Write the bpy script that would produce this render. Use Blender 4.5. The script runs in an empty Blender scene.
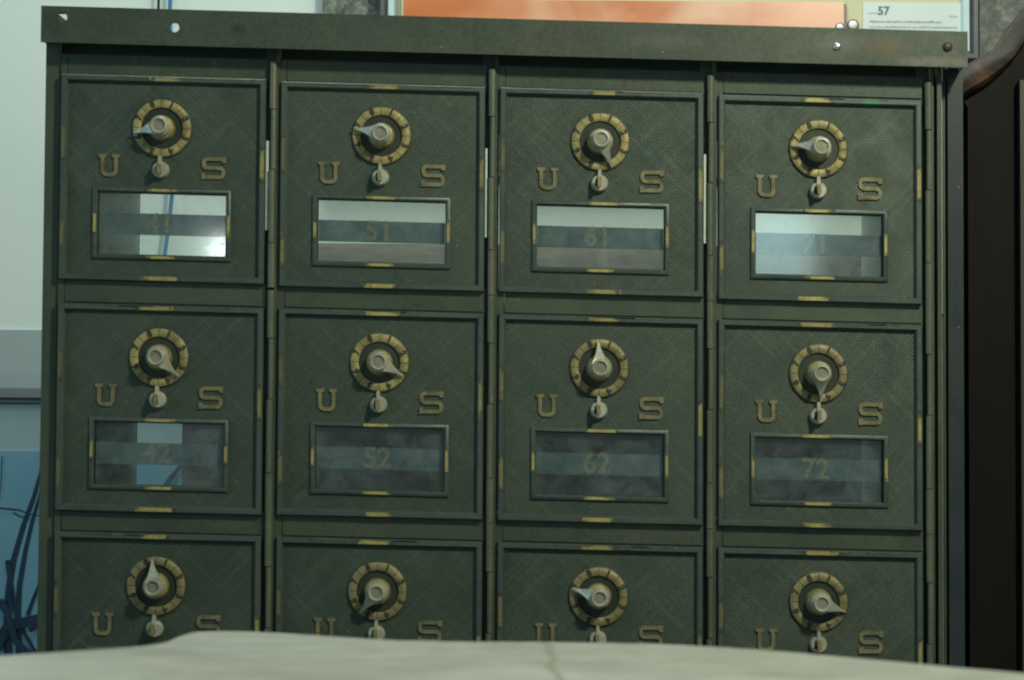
import bpy, bmesh, math, random
from mathutils import Vector, Euler, Matrix
random.seed(7)
PI = math.pi
S = bpy.context.scene
COL = S.collection

# ------------------------------------------------------------------ camera
CAM_LOC = Vector((-0.00486, -1.18292, -0.00411))
CAM_ROT = Euler((1.61263, -0.00574, -0.0148), 'XYZ')
FPX = 2000.0
cd = bpy.data.cameras.new('camera'); cam = bpy.data.objects.new('camera', cd); COL.objects.link(cam)
cam.location = CAM_LOC; cam.rotation_euler = CAM_ROT
cd.sensor_width = 36; cd.lens = FPX*36/1024; cd.clip_start = .01; cd.clip_end = 50
cd.dof.use_dof = True; cd.dof.focus_distance = 1.44; cd.dof.aperture_fstop = 12.0
S.camera = cam
RM = CAM_ROT.to_matrix()
def ray(u, v): return RM @ Vector(((u-512)/FPX, -(v-340)/FPX, -1))
def at(u, v, Y):                 # real point at depth Y
    d = ray(u, v); return CAM_LOC + d*((Y-CAM_LOC.y)/d.y)
def on_z(u, v, Z):
    d = ray(u, v); return CAM_LOC + d*((Z-CAM_LOC.z)/d.z)

# ------------------------------------------------------------------ helpers
def tag(o, label=None, cat=None, group=None, kind=None):
    if label: o['label'] = label
    if cat: o['category'] = cat
    if group: o['group'] = group
    if kind: o['kind'] = kind
    return o
def empty(name, loc=(0,0,0)):
    o = bpy.data.objects.new(name, None); COL.objects.link(o); o.location = loc
    o.empty_display_size = .02
    return o
def obj(name, bm, mats, parent=None, loc=(0,0,0), bevel=0, seg=2, shear=0.0, smooth=40):
    if bevel:
        es = [e for e in bm.edges if len(e.link_faces) == 2 and e.calc_face_angle(0) > .6]
        bmesh.ops.bevel(bm, geom=es, offset=bevel, segments=seg, affect='EDGES', profile=.5, clamp_overlap=True)
    if shear:
        for v in bm.verts: v.co.z += shear*v.co.x
    bm.normal_update()
    for f in bm.faces: f.smooth = True
    for e in bm.edges:
        if len(e.link_faces) == 2: e.smooth = e.calc_face_angle(0) < math.radians(smooth)
    me = bpy.data.meshes.new(name); bm.to_mesh(me); bm.free()
    for m in (mats if isinstance(mats, (list, tuple)) else [mats]): me.materials.append(m)
    o = bpy.data.objects.new(name, me); COL.objects.link(o); o.location = loc
    if parent: o.parent = parent
    return o
def box(bm, x0, x1, y0, y1, z0, z1, mi=0):
    vs = [bm.verts.new(p) for p in ((x0,y0,z0),(x1,y0,z0),(x1,y1,z0),(x0,y1,z0),(x0,y0,z1),(x1,y0,z1),(x1,y1,z1),(x0,y1,z1))]
    for q in ((0,1,5,4),(1,2,6,5),(2,3,7,6),(3,0,4,7),(4,5,6,7),(3,2,1,0)):
        f = bm.faces.new([vs[i] for i in q]); f.material_index = mi
def prism(bm, pts, y0, y1, mi=0):          # outline in x,z (counter-clockwise seen from the front), y0 = front
    a = [bm.verts.new((x, y0, z)) for x, z in pts]; b = [bm.verts.new((x, y1, z)) for x, z in pts]
    n = len(pts)
    fs = [bm.faces.new(a), bm.faces.new(b[::-1])]
    for i in range(n): fs.append(bm.faces.new((a[i], b[i], b[(i+1) % n], a[(i+1) % n])))
    for f in fs: f.material_index = mi
    return fs
def lathe_y(bm, prof, cx=0, cz=0, n=48, mi=0, cap=True):      # prof: (radius, y) from front centre outwards
    rings = []
    for r, y in prof:
        if r < 1e-7: rings.append([bm.verts.new((cx, y, cz))]); continue
        rings.append([bm.verts.new((cx+r*math.cos(2*PI*i/n), y, cz+r*math.sin(2*PI*i/n))) for i in range(n)])
    for a, b in zip(rings, rings[1:]):
        for i in range(n):
            j = (i+1) % n
            if len(a) == 1: f = bm.faces.new((a[0], b[i], b[j]))
            elif len(b) == 1: f = bm.faces.new((a[j], a[i], b[0]))
            else: f = bm.faces.new((a[i], b[i], b[j], a[j]))
            f.material_index = mi
def cyl_z(bm, cx, cy, z0, z1, r, n=16, mi=0):
    a = [bm.verts.new((cx+r*math.cos(2*PI*i/n), cy+r*math.sin(2*PI*i/n), z0)) for i in range(n)]
    b = [bm.verts.new((v.co.x, v.co.y, z1)) for v in a]
    bm.faces.new(a[::-1]).material_index = mi; bm.faces.new(b).material_index = mi
    for i in range(n): bm.faces.new((a[i], a[(i+1) % n], b[(i+1) % n], b[i])).material_index = mi
def frame(bm, x0, x1, z0, z1, prof, mi=0):   # prof: (inset, y) swept round the rectangle
    rings = []
    for d, y in prof:
        rings.append([bm.verts.new(p) for p in ((x0+d,y,z0+d),(x1-d,y,z0+d),(x1-d,y,z1-d),(x0+d,y,z1-d))])
    for a, b in zip(rings, rings[1:]):
        for i in range(4):
            j = (i+1) % 4
            bm.faces.new((a[i], a[j], b[j], b[i])).material_index = mi

# ------------------------------------------------------------------ materials
def mat(name):
    m = bpy.data.materials.new(name); m.use_nodes = True
    nt = m.node_tree; nt.nodes.clear()
    out = nt.nodes.new('ShaderNodeOutputMaterial')
    return m, nt, out
class G:
    def __init__(s, nt): s.nt = nt
    def n(s, t, **kw):
        nd = s.nt.nodes.new(t)
        for k, v in kw.items():
            if k in nd.inputs: nd.inputs[k].default_value = v
            else: setattr(nd, k, v)
        return nd
    def l(s, a, b): s.nt.links.new(a, b)
    def noise(s, vec, scale, detail=4, rough=.6, dist=0):
        nd = s.n('ShaderNodeTexNoise'); nd.inputs['Scale'].default_value = scale
        nd.inputs['Detail'].default_value = detail; nd.inputs['Roughness'].default_value = rough
        nd.inputs['Distortion'].default_value = dist
        if vec is not None: s.l(vec, nd.inputs['Vector'])
        return nd.outputs['Fac']
    def ramp(s, fac, stops):
        nd = s.n('ShaderNodeValToRGB'); cr = nd.color_ramp
        while len(cr.elements) < len(stops): cr.elements.new(.5)
        for e, (p, c) in zip(cr.elements, stops):
            e.position = p; e.color = (c if len(c) == 4 else (*c, 1)) if isinstance(c, (tuple, list)) else (c, c, c, 1)
        s.l(fac, nd.inputs[0]); return nd.outputs[0]
    def math(s, op, a, b=None, clamp=False):
        nd = s.n('ShaderNodeMath', operation=op); nd.use_clamp = clamp
        for i, v in enumerate((a, b)):
            if v is None: continue
            if isinstance(v, (int, float)): nd.inputs[i].default_value = v
            else: s.l(v, nd.inputs[i])
        return nd.outputs[0]
    def mix(s, fac, a, b):
        nd = s.n('ShaderNodeMix', data_type='RGBA')
        for sock, v in ((nd.inputs[0], fac), (nd.inputs[6], a), (nd.inputs[7], b)):
            if isinstance(v, (int, float)): sock.default_value = v
            elif isinstance(v, tuple): sock.default_value = (*v, 1)
            else: s.l(v, sock)
        return nd.outputs[2]
    def bump(s, h, strength, dist):
        nd = s.n('ShaderNodeBump'); nd.inputs['Strength'].default_value = strength; nd.inputs['Distance'].default_value = dist
        s.l(h, nd.inputs['Height']); return nd.outputs[0]
    def coord(s, rnd=True):
        tc = s.n('ShaderNodeTexCoord'); 
        if not rnd: return tc.outputs['Object']
        oi = s.n('ShaderNodeObjectInfo')
        sc = s.math('MULTIPLY', oi.outputs['Random'], 37.0)
        cb = s.n('ShaderNodeCombineXYZ'); s.l(sc, cb.inputs[0]); s.l(sc, cb.inputs[2])
        ad = s.n('ShaderNodeVectorMath', operation='ADD'); s.l(tc.outputs['Object'], ad.inputs[0]); s.l(cb.outputs[0], ad.inputs[1])
        return ad.outputs[0]
def princ(g, out, col, rough=.5, metal=0.0, normal=None, spec=.5):
    p = g.n('ShaderNodeBsdfPrincipled')
    for sock, v in (('Base Color', col), ('Roughness', rough), ('Metallic', metal), ('Specular IOR Level', spec)):
        if isinstance(v, (int, float)): p.inputs[sock].default_value = v
        elif isinstance(v, tuple): p.inputs[sock].default_value = (*v, 1)
        else: g.l(v, p.inputs[sock])
    if normal is not None: g.l(normal, p.inputs['Normal'])
    if out is not None: g.l(p.outputs[0], out.inputs[0])
    return p
def paint(name, c1, c2, knurl=False, rust=.0, rough=.46, chips=.62, edge=False):
    m, nt, out = mat(name); g = G(nt); v = g.coord()
    tc = g.n('ShaderNodeTexCoord').outputs['Object']
    big = g.noise(v, 22, 5, .65); fine = g.noise(v, 420, 4, .7)
    col = g.mix(g.ramp(big, [(.32, 0.0), (.68, 1.0)]), c1, c2)
    col = g.mix(g.ramp(fine, [(.35, 0.0), (.75, .45)]), col, tuple(min(1, x*2.1) for x in c2))
    ch = g.noise(v, 130, 6, .75, .6)
    col = g.mix(g.ramp(ch, [(chips, 0.0), (chips+.1, .8)]), col, (.11, .085, .05))
    if rust: 
        rr = g.noise(v, 34, 6, .7)
        col = g.mix(g.ramp(rr, [(.60, 0.0), (.74, rust)]), col, (.13, .065, .022))
    oi = g.n('ShaderNodeObjectInfo').outputs['Random']
    col = g.mix(g.math('MULTIPLY', oi, .35), col, tuple(x*1.45 for x in c2))
    gr = g.noise(v, 14, 3, .5)
    col = g.mix(g.ramp(gr, [(.45, 0.0), (.75, .45)]), col, (c1[0]*.85, c1[1]*1.1, c1[2]*1.4))
    # small pale flecks of dust and paint
    fl = g.n('ShaderNodeTexVoronoi'); fl.inputs['Scale'].default_value = 75; g.l(v, fl.inputs['Vector'])
    dots = g.math('LESS_THAN', fl.outputs['Distance'], .035)
    col = g.mix(g.math('MULTIPLY', dots, .55), col, (.33, .32, .25))
    h = g.math('MULTIPLY', fine, .25)
    if knurl:
        sx = g.n('ShaderNodeSeparateXYZ'); g.l(tc, sx.inputs[0])
        k = 2*PI/.0019
        a = g.math('SINE', g.math('MULTIPLY', g.math('ADD', sx.outputs[0], sx.outputs[2]), k))
        b = g.math('SINE', g.math('MULTIPLY', g.math('SUBTRACT', sx.outputs[0], sx.outputs[2]), k))
        kn = g.math('MULTIPLY', g.math('ADD', a, b), .5)
        wear = g.ramp(g.noise(v, 30, 4, .6), [(.35, .35), (.65, 1.0)])
        h = g.math('ADD', h, g.math('MULTIPLY', kn, wear))
        col = g.mix(g.math('MULTIPLY', g.ramp(g.math('MULTIPLY', kn, -1.0), [(.0, 0.0), (.3, 0.0), (.9, .8)]), wear), col, tuple(x*.35 for x in c1))
        # streaks where the knurling was rubbed on the slant
        for ang, sd in ((PI/4, 3.0), (-PI/4, 9.0)):
            mp = g.n('ShaderNodeMapping'); mp.inputs['Rotation'].default_value = (0, ang, 0); g.l(v, mp.inputs[0])
            m2 = g.n('ShaderNodeMapping'); m2.inputs['Scale'].default_value = (14, 14, 300); m2.inputs['Location'].default_value = (sd, 0, 0); g.l(mp.outputs[0], m2.inputs[0])
            st = g.noise(m2.outputs[0], 1.0, 4, .65)
            col = g.mix(g.ramp(st, [(.52, 0.0), (.72, .55)]), col, tuple(min(1, x*2.0) for x in c2))
        # colour is darker in the grooves of the knurling, paler on its points
        pits = g.ramp(kn, [(.0, 0.0), (.35, 0.0), (.9, .75)])
        col = g.mix(g.math('MULTIPLY', pits, wear), col, tuple(min(1, x*2.6) for x in c2))
    nrm = g.bump(h, .55 if knurl else .3, .0004 if knurl else .0003)
    rg = g.ramp(g.noise(v, 60, 5, .7), [(.3, rough-.1), (.7, rough+.14)])
    princ(g, out, col, rg, .25, nrm, .5)
    return m
GREEN1, GREEN2 = (.034, .050, .036), (.058, .070, .046)
M = {}
M['field'] = paint('knurled_green_paint', (.022, .035, .027), (.040, .054, .038), knurl=True, chips=.66)
M['rim'] = paint('green_rim_paint', (.033, .049, .043), (.063, .079, .066), chips=.63, rough=.42)
M['body'] = paint('green_body_paint', (.031, .043, .030), (.058, .071, .047), chips=.66, rust=.4)
M['cap'] = paint('cap_sheet_paint', (.034, .044, .031), (.055, .067, .046), chips=.74, rust=.0, rough=.5)
M['hinge'] = paint('hinge_metal', (.065, .074, .050), (.115, .118, .080), chips=.56, rust=.8, rough=.4)
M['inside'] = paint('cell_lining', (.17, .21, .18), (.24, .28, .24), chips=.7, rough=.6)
M['lit_lining'] = paint('lit_cell_lining', (.36, .43, .40), (.46, .53, .49), chips=.75, rough=.6)
M['blue_post'] = paint('dull_blue_steel', (.011, .017, .020), (.021, .029, .033), chips=.66, rust=.5)
def stain(m, spots):
    nt = m.node_tree; g = G(nt); p = [n for n in nt.nodes if n.type == 'BSDF_PRINCIPLED'][0]
    src = p.inputs['Base Color'].links[0].from_socket
    tc = g.n('ShaderNodeTexCoord').outputs['Object']; sx = g.n('ShaderNodeSeparateXYZ'); g.l(tc, sx.inputs[0])
    n1 = g.noise(tc, 160, 6, .75)
    for (x, z, rx, rz, c, a) in spots:
        dx = g.math('DIVIDE', g.math('SUBTRACT', sx.outputs[0], x), rx); dz = g.math('DIVIDE', g.math('SUBTRACT', sx.outputs[2], z), rz)
        d = g.math('SQRT', g.math('ADD', g.math('MULTIPLY', dx, dx), g.math('MULTIPLY', dz, dz)))
        d = g.math('ADD', d, g.math('MULTIPLY', g.math('SUBTRACT', n1, .5), 1.6))
        src = g.mix(g.ramp(d, [(.25, a), (1.0, 0.0)]), src, c)
    g.l(src, p.inputs['Base Color'])
def metal(name, c1, c2, rough=.35, metal_=1.0, tarn=.5):
    m, nt, out = mat(name); g = G(nt); v = g.coord()
    t = g.noise(v, 260, 5, .7)
    t2 = g.noise(v, 90, 4, .6)
    col = g.mix(g.ramp(t, [(.38, 0.0), (.66, tarn)]), c1, c2)
    col = g.mix(g.ramp(t2, [(.45, 0.0), (.75, tarn)]), col, tuple(x*.45 for x in c2))
    princ(g, out, col, g.ramp(t, [(.3, rough), (.7, rough+.2)]), metal_, g.bump(t, .25, .0002))
    return m
M['brass_ring'] = metal('aged_brass', (.42, .345, .14), (.18, .16, .075), .5, .3, .75)
M['brass_old'] = metal('tarnished_brass', (.30, .25, .12), (.15, .135, .075), .48, .45)
M['brass_letter'] = metal('brown_brass', (.25, .215, .11), (.11, .105, .058), .5, .35, .7)
M['nickel'] = metal('worn_nickel', (.54, .54, .44), (.30, .28, .20), .33, .4, .5)
M['nickel_face'] = metal('dull_nickel_face', (.30, .28, .21), (.16, .15, .11), .45, .4)
M['black_mark'] = metal('black_ink_enamel', (.03, .028, .02), (.02, .02, .016), .6, 0)
M['dark_well'] = paint('dark_well_paint', (.016, .024, .018), (.028, .036, .026), chips=.75)
M['gap_light'] = metal('pale_gap_light', (.62, .68, .62), (.52, .58, .53), .5, .1, .3)  # pale colour for the light seen through the hinge gaps
M['screw'] = metal('bright_screw_steel', (.8, .8, .78), (.5, .5, .48), .22, 1, .3)
M['dark_screw'] = metal('rusty_dark_screw', (.09, .075, .06), (.05, .035, .025), .5, .7)

# paint worn through to brass along the high places of the frames (uv.x runs along the worn length)
def wear_mat():
    m, nt, out = mat('worn_through_brass'); g = G(nt)
    uv = g.n('ShaderNodeUVMap').outputs[0]; sx = g.n('ShaderNodeSeparateXYZ'); g.l(uv, sx.inputs[0])
    v = g.coord()
    e = g.math('MINIMUM', sx.outputs[0], g.math('SUBTRACT', 1.0, sx.outputs[0]))
    k = g.math('ADD', g.math('MULTIPLY', e, 3.2), g.math('MULTIPLY', g.math('SUBTRACT', g.noise(v, 190, 6, .8), .5), 4.6))
    fac = g.ramp(k, [(.05, 0.0), (.60, 1.0)])
    t = g.noise(v, 300, 4, .7)
    brass = g.mix(g.ramp(t, [(.35, 0.0), (.68, .75)]), (.58, .46, .16), (.27, .22, .10))
    col = g.mix(g.math('MULTIPLY', fac, sx.outputs[1]), (.048, .064, .048), brass)
    princ(g, out, col, .42, .35)
    return m
M['wear'] = wear_mat()
def glass_mat(name, haze=.036, tint=(.94, .97, .95), rough=.08, gl=.06):
    m, nt, out = mat(name); g = G(nt); v = g.coord()
    tr = g.n('ShaderNodeBsdfTransparent'); tr.inputs[0].default_value = (*tint, 1)
    df = g.n('ShaderNodeBsdfDiffuse'); df.inputs[0].default_value = (.42, .50, .52, 1)
    gs = g.n('ShaderNodeBsdfGlossy'); gs.inputs['Roughness'].default_value = rough
    d = g.ramp(g.noise(v, 55, 6, .72, .8), [(.38, haze*.15), (.66, haze*2.6)])
    m1 = g.n('ShaderNodeMixShader'); g.l(d, m1.inputs[0]); g.l(tr.outputs[0], m1.inputs[1]); g.l(df.outputs[0], m1.inputs[2])
    m2 = g.n('ShaderNodeMixShader'); m2.inputs[0].default_value = gl
    g.l(m1.outputs[0], m2.inputs[1]); g.l(gs.outputs[0], m2.inputs[2]); g.l(m2.outputs[0], out.inputs[0])
    return m
M['glass'] = glass_mat('dusty_window_glass')
def band_mat():
    m, nt, out = mat('smoky_number_band'); g = G(nt); v = g.coord()
    n1 = g.noise(v, 60, 6, .7, 1.0); n2 = g.noise(v, 300, 5, .7)
    col = g.mix(g.ramp(n1, [(.35, 0.0), (.7, 1.0)]), (.045, .068, .080), (.125, .16, .165))
    col = g.mix(g.ramp(n2, [(.6, 0.0), (.75, .5)]), col, (.2, .24, .22))
    p = princ(g, None, col, .4, 0)
    tr = g.n('ShaderNodeBsdfTransparent'); tr.inputs[0].default_value = (.75, .86, .9, 1)
    mx = g.n('ShaderNodeMixShader'); mx.inputs[0].default_value = .80
    g.l(tr.outputs[0], mx.inputs[1]); g.l(p.outputs[0], mx.inputs[2]); g.l(mx.outputs[0], out.inputs[0])
    return m
M['band'] = band_mat()
def digit_mat():
    m, nt, out = mat('faded_gilt_numerals'); g = G(nt); v = g.coord()
    n1 = g.noise(v, 500, 5, .75)
    p = princ(g, None, g.mix(n1, (.38, .33, .23), (.17, .17, .14)), .45, .2)
    tr = g.n('ShaderNodeBsdfTransparent')
    mx = g.n('ShaderNodeMixShader')
    g.l(g.ramp(n1, [(.34, .9), (.60, .25)]), mx.inputs[0]); g.l(tr.outputs[0], mx.inputs[1]); g.l(p.outputs[0], mx.inputs[2]); g.l(mx.outputs[0], out.inputs[0])
    return m
M['digit'] = digit_mat()
def plain(name, c, rough=.6, var=.12, scale=20, metal_=0.0, c2=None, bump=.1, stretch=None, spec=.4):
    m, nt, out = mat(name); g = G(nt); v = g.coord(False)
    if stretch:
        mp = g.n('ShaderNodeMapping'); mp.inputs['Scale'].default_value = stretch; g.l(v, mp.inputs[0]); v = mp.outputs[0]
    n1 = g.noise(v, scale, 6, .65)
    a = c; b = c2 or tuple(x*(1-var) for x in c)
    col = g.mix(g.ramp(n1, [(.32, 0.0), (.68, 1.0)]), a, b)
    princ(g, out, col, rough, metal_, g.bump(n1, bump, .001), spec)
    return m
M['wall'] = plain('pale_wall_paint', (.60, .68, .645), .75, .05, 6)
M['wall_low'] = plain('grey_blue_wall_paint', (.30, .365, .375), .7, .06, 6)
M['rail'] = plain('grey_ledge_paint', (.24, .26, .255), .45, .12, 12)
M['blue_cable'] = plain('blue_cable_plastic', (.03, .17, .36), .4)
M['black_cable'] = plain('black_cable_rubber', (.015, .016, .018), .5)
M['counter_top'] = plain('worn_brown_board', (.085, .068, .045), .7, .3, 40, c2=(.032, .026, .019), stretch=(1, 4, 4))
M['counter'] = plain('dark_brown_wood', (.16, .10, .085), .55, .4, 16, c2=(.04, .07, .07), stretch=(1, 1, .8))
M['black_wood'] = plain('black_stained_wood', (.0045, .004, .0035), .6, .4, 9, c2=(.009, .007, .006), stretch=(8, 8, .7), spec=.12)
M['olive_wood'] = plain('olive_painted_wood', (.045, .046, .033), .5, .3, 16, stretch=(3, 3, .4))

# ------------------------------------------------------------------ the cabinet
K = -0.01955                 # the whole case sags a little to the right
PX, PZ = .13, .13463
W, H = .1211, .12189
def sh(x, z): return z + K*x
X0, X1 = -.2655, .2820       # outer faces
CAPZ0, CAPZ1 = .2130, .2345
BOT = -.255
BACK = .262
cab = empty('mailbox_cabinet', (0, 0, BOT))
tag(cab, 'dark green metal bank of combination lock post office boxes under a long sheet metal cap', 'mailbox cabinet')
def cpart(name, bm, mats, loc=(0,0,0), **kw):
    return obj(name, bm, mats, cab, (loc[0], loc[1], sh(loc[0], loc[2])-BOT), shear=K, **kw)

# side panels
bm = bmesh.new(); box(bm, X0, X0+.003, .004, BACK, BOT, CAPZ0+.004); cpart('side_panel', bm, M['body'], bevel=.0005)
bm = bmesh.new(); box(bm, .2707, .2722, .0080, BACK, BOT, CAPZ0+.004); cpart('side_panel', bm, M['body'], bevel=.0005)
# left corner flange and right outer post
bm = bmesh.new(); box(bm, X0-.0002, X0+.0085, .0025, .0045, BOT, CAPZ0+.003); cpart('stile', bm, M['body'], bevel=.0005)
bm = bmesh.new(); box(bm, .2728, .2820, .0050, .026, BOT, CAPZ0+.003); cpart('corner_post', bm, M['blue_post'], bevel=.001)
# stiles right of each column: dark slot, hinge seat, thin flange
for i in range(4):
    c = (i-1.5)*PX
    bm = bmesh.new()
    box(bm, c+W/2-.0012, c+W/2+.0085 + (.0042 if i == 3 else 0), .0055, .0075, BOT, CAPZ0+.003)
    if i < 3:
        box(bm, c+W/2+.0058, c+W/2+.0080, -.0002, .0052, BOT, CAPZ0+.002)
    else:
        box(bm, c+W/2+.0058, c+W/2+.0076, -.0002, .0052, BOT, CAPZ0+.002)
        box(bm, c+W/2+.0095, c+W/2+.0122, -.0012, .0052, BOT, CAPZ0+.002)
    cpart('stile', bm, M['body'], bevel=.0004)
# rails: each a folded plate with a lighter lip on its lower edge and a seam near its left end
rail_y = .0012
for j in range(4):
    for i in range(4):
        c = (i-1.5)*PX
        if j == 0: z0, z1 = PZ+H/2-.004, CAPZ0-.0040
        else: z0, z1 = (1-j)*PZ+H/2-.002, (2-j)*PZ-H/2+.002
        bm = bmesh.new()
        xl, xr = c-W/2-.0008, c+W/2+.0010
        box(bm, xl+.0042, xr, rail_y, rail_y+.003, z0, z1)
        box(bm, xl, xl+.0038, rail_y-.0003, rail_y+.003, z0, z1)
        zl = z0+(.0048 if j == 0 else .0030)
        box(bm, xl+.0046, xr-.0004, rail_y-.0012, rail_y-.00005, zl, zl+.0008)
        r = cpart('rail', bm, M['body'], bevel=.00035)
bm = bmesh.new(); box(bm, X0+.0035, .2700, .0095, .0105, CAPZ0-.008, CAPZ0+.0078)
cpart('header_plate', bm, M['dark_well'])
# inner cell walls
for i in range(1, 4):
    x = (i-2)*PX + (.0048, .0, .0)[i-1]
    bm = bmesh.new(); box(bm, x-.0007, x+.0007, .009, BACK, BOT, CAPZ0-.004); cpart('cell_divider', bm, M['inside'])
for i in (0, 1):
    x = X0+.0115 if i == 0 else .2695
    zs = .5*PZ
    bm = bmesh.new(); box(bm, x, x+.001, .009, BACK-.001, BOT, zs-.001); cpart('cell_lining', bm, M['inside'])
    bm = bmesh.new(); box(bm, x, x+.001, .009, BACK-.001, zs+.001, CAPZ0-.004); cpart('cell_lining', bm, M['lit_lining'])  # top row lining coloured paler to paint in the light falling there
for j in range(4):
    z = (1.5-j)*PZ+ (.0 if j else .004)
    for i in range(4):
        c = (i-1.5)*PX
        bm = bmesh.new(); box(bm, c-PX/2+(.0135 if i == 0 else .0056 if i == 1 else .0012), c+PX/2-(.0012 if i else -.0036), .009, BACK-.002, z-.0006, z+.0006); cpart('cell_shelf', bm, M['inside'])
bm = bmesh.new(); box(bm, X0+.001, .2815, .010, BACK, BOT-.012, BOT-.0005); cpart('base_plate', bm, M['body'], bevel=.001)

# cap: folded sheet, with holes at the left and screws at the right
cy0 = -.0135
capx0, capx1 = -.2655, .2805
bm = bmesh.new()
holes = [(at(62, 17.5, cy0), .0030), (at(174.5, 27.5, cy0), .0028)]
hs = [(p.x, p.z-K*p.x, r) for p, r in holes]
# front sheet with two real holes: grid of strips, round holes cut as polygon fans
def sheet_with_holes(bm, x0, x1, z0, z1, y, t, hs):
    hs = sorted(hs); cur = x0
    def quadbox(a, b): box(bm, a, b, y, y+t, z0, z1)
    for hx, hz, r in hs:
        w = r*1.6
        quadbox(cur, hx-w)
        n = 24
        cs = [(hx-w, z0), (hx+w, z0), (hx+w, z1), (hx-w, z1)]
        # outer loop sampled by angle onto the rectangle
        outer, inner = [], []
        def hit(a):
            dx, dz = math.cos(a), math.sin(a); ts = []
            if dx > 1e-9: ts.append((hx+w-hx)/dx)
            if dx < -1e-9: ts.append((hx-w-hx)/dx)
            if dz > 1e-9: ts.append((z1-hz)/dz)
            if dz < -1e-9: ts.append((z0-hz)/dz)
            q = min(ts); return hx+dx*q, hz+dz*q
        angs = sorted([2*PI*i/n for i in range(n)] + [math.atan2(cz-hz, cx-hx) % (2*PI) for cx, cz in cs])
        for a in angs: outer.append(hit(a)); inner.append((hx+r*math.cos(a), hz+r*math.sin(a)))
        N = len(angs)
        oF = [bm.verts.new((x, y, z)) for x, z in outer]; iF = [bm.verts.new((x, y, z)) for x, z in inner]
        oB = [bm.verts.new((x, y+t, z)) for x, z in outer]; iB = [bm.verts.new((x, y+t, z)) for x, z in inner]
        for i in range(N):
            k = (i+1) % N
            bm.faces.new((iF[i], oF[i], oF[k], iF[k])); bm.faces.new((iB[k], oB[k], oB[i], iB[i]))
            bm.faces.new((iF[k], iB[k], iB[i], iF[i]))
            bm.faces.new((oF[i], oB[i], oB[k], oF[k]))
        cur = hx+w
    quadbox(cur, x1)
sheet_with_holes(bm, capx0, capx1, CAPZ0, CAPZ1, cy0, .0012, hs)
box(bm, capx0+.0015, capx1-.0015, cy0+.0014, .0005, CAPZ1-.0020, CAPZ1-.0010)     # top of the folded sheet, slightly sunk
box(bm, capx0, capx0+.0012, cy0+.0014, BACK, CAPZ0+.0016, CAPZ1-.0015)
box(bm, capx1-.0012, capx1, cy0+.0014, BACK, CAPZ0+.0016, CAPZ1-.0015)
zc = (CAPZ0+CAPZ1)/2
stain(M['cap'], [(.232, zc+K*.232, .016, .008, (.105, .075, .035), .6), (.205, zc+K*.2+.002, .018, .007, (.13, .14, .125), .5), (-.150, zc-K*.15, .006, .005, (.028, .032, .026), .7),
                 (.262, CAPZ0+K*.26+.003, .03, .004, (.16, .14, .11), .6), (-.258, zc+.005, .010, .012, (.03, .035, .028), .5), (.10, zc+K*.1, .03, .006, (.12, .13, .105), .35)])
cap = cpart('cap', bm, M['cap'])
px_, pz_, pr_ = hs[0]
bm = bmesh.new(); prism(bm, [(px_-.006, pz_-.006), (px_+.004, pz_-.006), (px_+.002, pz_-.0012), (px_-.0022, pz_+.0022), (px_-.006, pz_+.003)], cy0+.0016, cy0+.0026)
obj('cap_bracket', bm, M['hinge'], cap, shear=K)
for (u, v, r, mk, nm) in ((837, 46.5, .0026, 'screw', 'screw'), (947.5, 47, .0030, 'dark_screw', 'screw')):
    p = at(u, v, cy0)
    bm = bmesh.new(); lathe_y(bm, [(0, -.0016), (r*.5, -.0014), (r*.85, -.0008), (r, 0)], n=20)
    o = obj(nm, bm, M[mk], cap, (p.x, cy0-.0002, p.z-BOT-cap.location.z))
    if mk == 'dark_screw': tag(o, 'dark rusty screw near the right end of the cap')
    else: tag(o, 'shiny bright screw in the cap')

# ---- door parts (meshes made once, shared by all twelve doors)
hx0, hx1, hz0, hz1 = -.0381, .0374, -.0449, -.0085     # clear window opening
RH = .0050
def text_bm(txt, size, extr=.0, bold=.0):
    cu = bpy.data.curves.new('t', 'FONT'); cu.body = txt; cu.size = size; cu.align_x = 'CENTER'; cu.align_y = 'CENTER'
    cu.extrude = extr; cu.offset = bold; cu.resolution_u = 4
    o = bpy.data.objects.new('t', cu); COL.objects.link(o)
    dg = bpy.context.evaluated_depsgraph_get(); dg.update()
    me = bpy.data.meshes.new_from_object(o.evaluated_get(dg))
    bm = bmesh.new(); bm.from_mesh(me)
    bpy.data.objects.remove(o); bpy.data.curves.remove(cu); bpy.data.meshes.remove(me)
    bmesh.ops.transform(bm, matrix=Matrix.Rotation(PI/2, 4, 'X'), verts=bm.verts)   # now in the x,z plane
    return bm
def merge(bm, src, mtx=None, mi=0):
    if mtx is not None: bmesh.ops.transform(src, matrix=mtx, verts=src.verts)
    me = bpy.data.meshes.new('tmp'); src.to_mesh(me); src.free()
    n0 = len(bm.faces); bm.from_mesh(me); bpy.data.meshes.remove(me)
    bm.faces.ensure_lookup_table()
    for f in bm.faces[n0:]: f.material_index = mi
def wear_quad(bm, x0, x1, z0, z1, y, s=1.0, mi=1, along='x'):
    uvl = bm.loops.layers.uv.verify()
    vs = [bm.verts.new(p) for p in ((x0,y,z0),(x1,y,z0),(x1,y,z1),(x0,y,z1))]
    f = bm.faces.new(vs); f.material_index = mi
    us = [(0,s),(1,s),(1,s),(0,s)] if along == 'x' else [(0,s),(0,s),(1,s),(1,s)]
    for l, uv in zip(f.loops, us): l[uvl].uv = uv
rim_prof = [(0, .0048), (0, -.0022), (.0006, -.0029), (.0030, -.0030), (.0039, -.0020), (.0044, .0008)]
win_prof = [(0, .0006), (.0002, -.0012), (.0008, -.0017), (.0022, -.0017), (.0028, -.0011), (.0032, .0035)]
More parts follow.
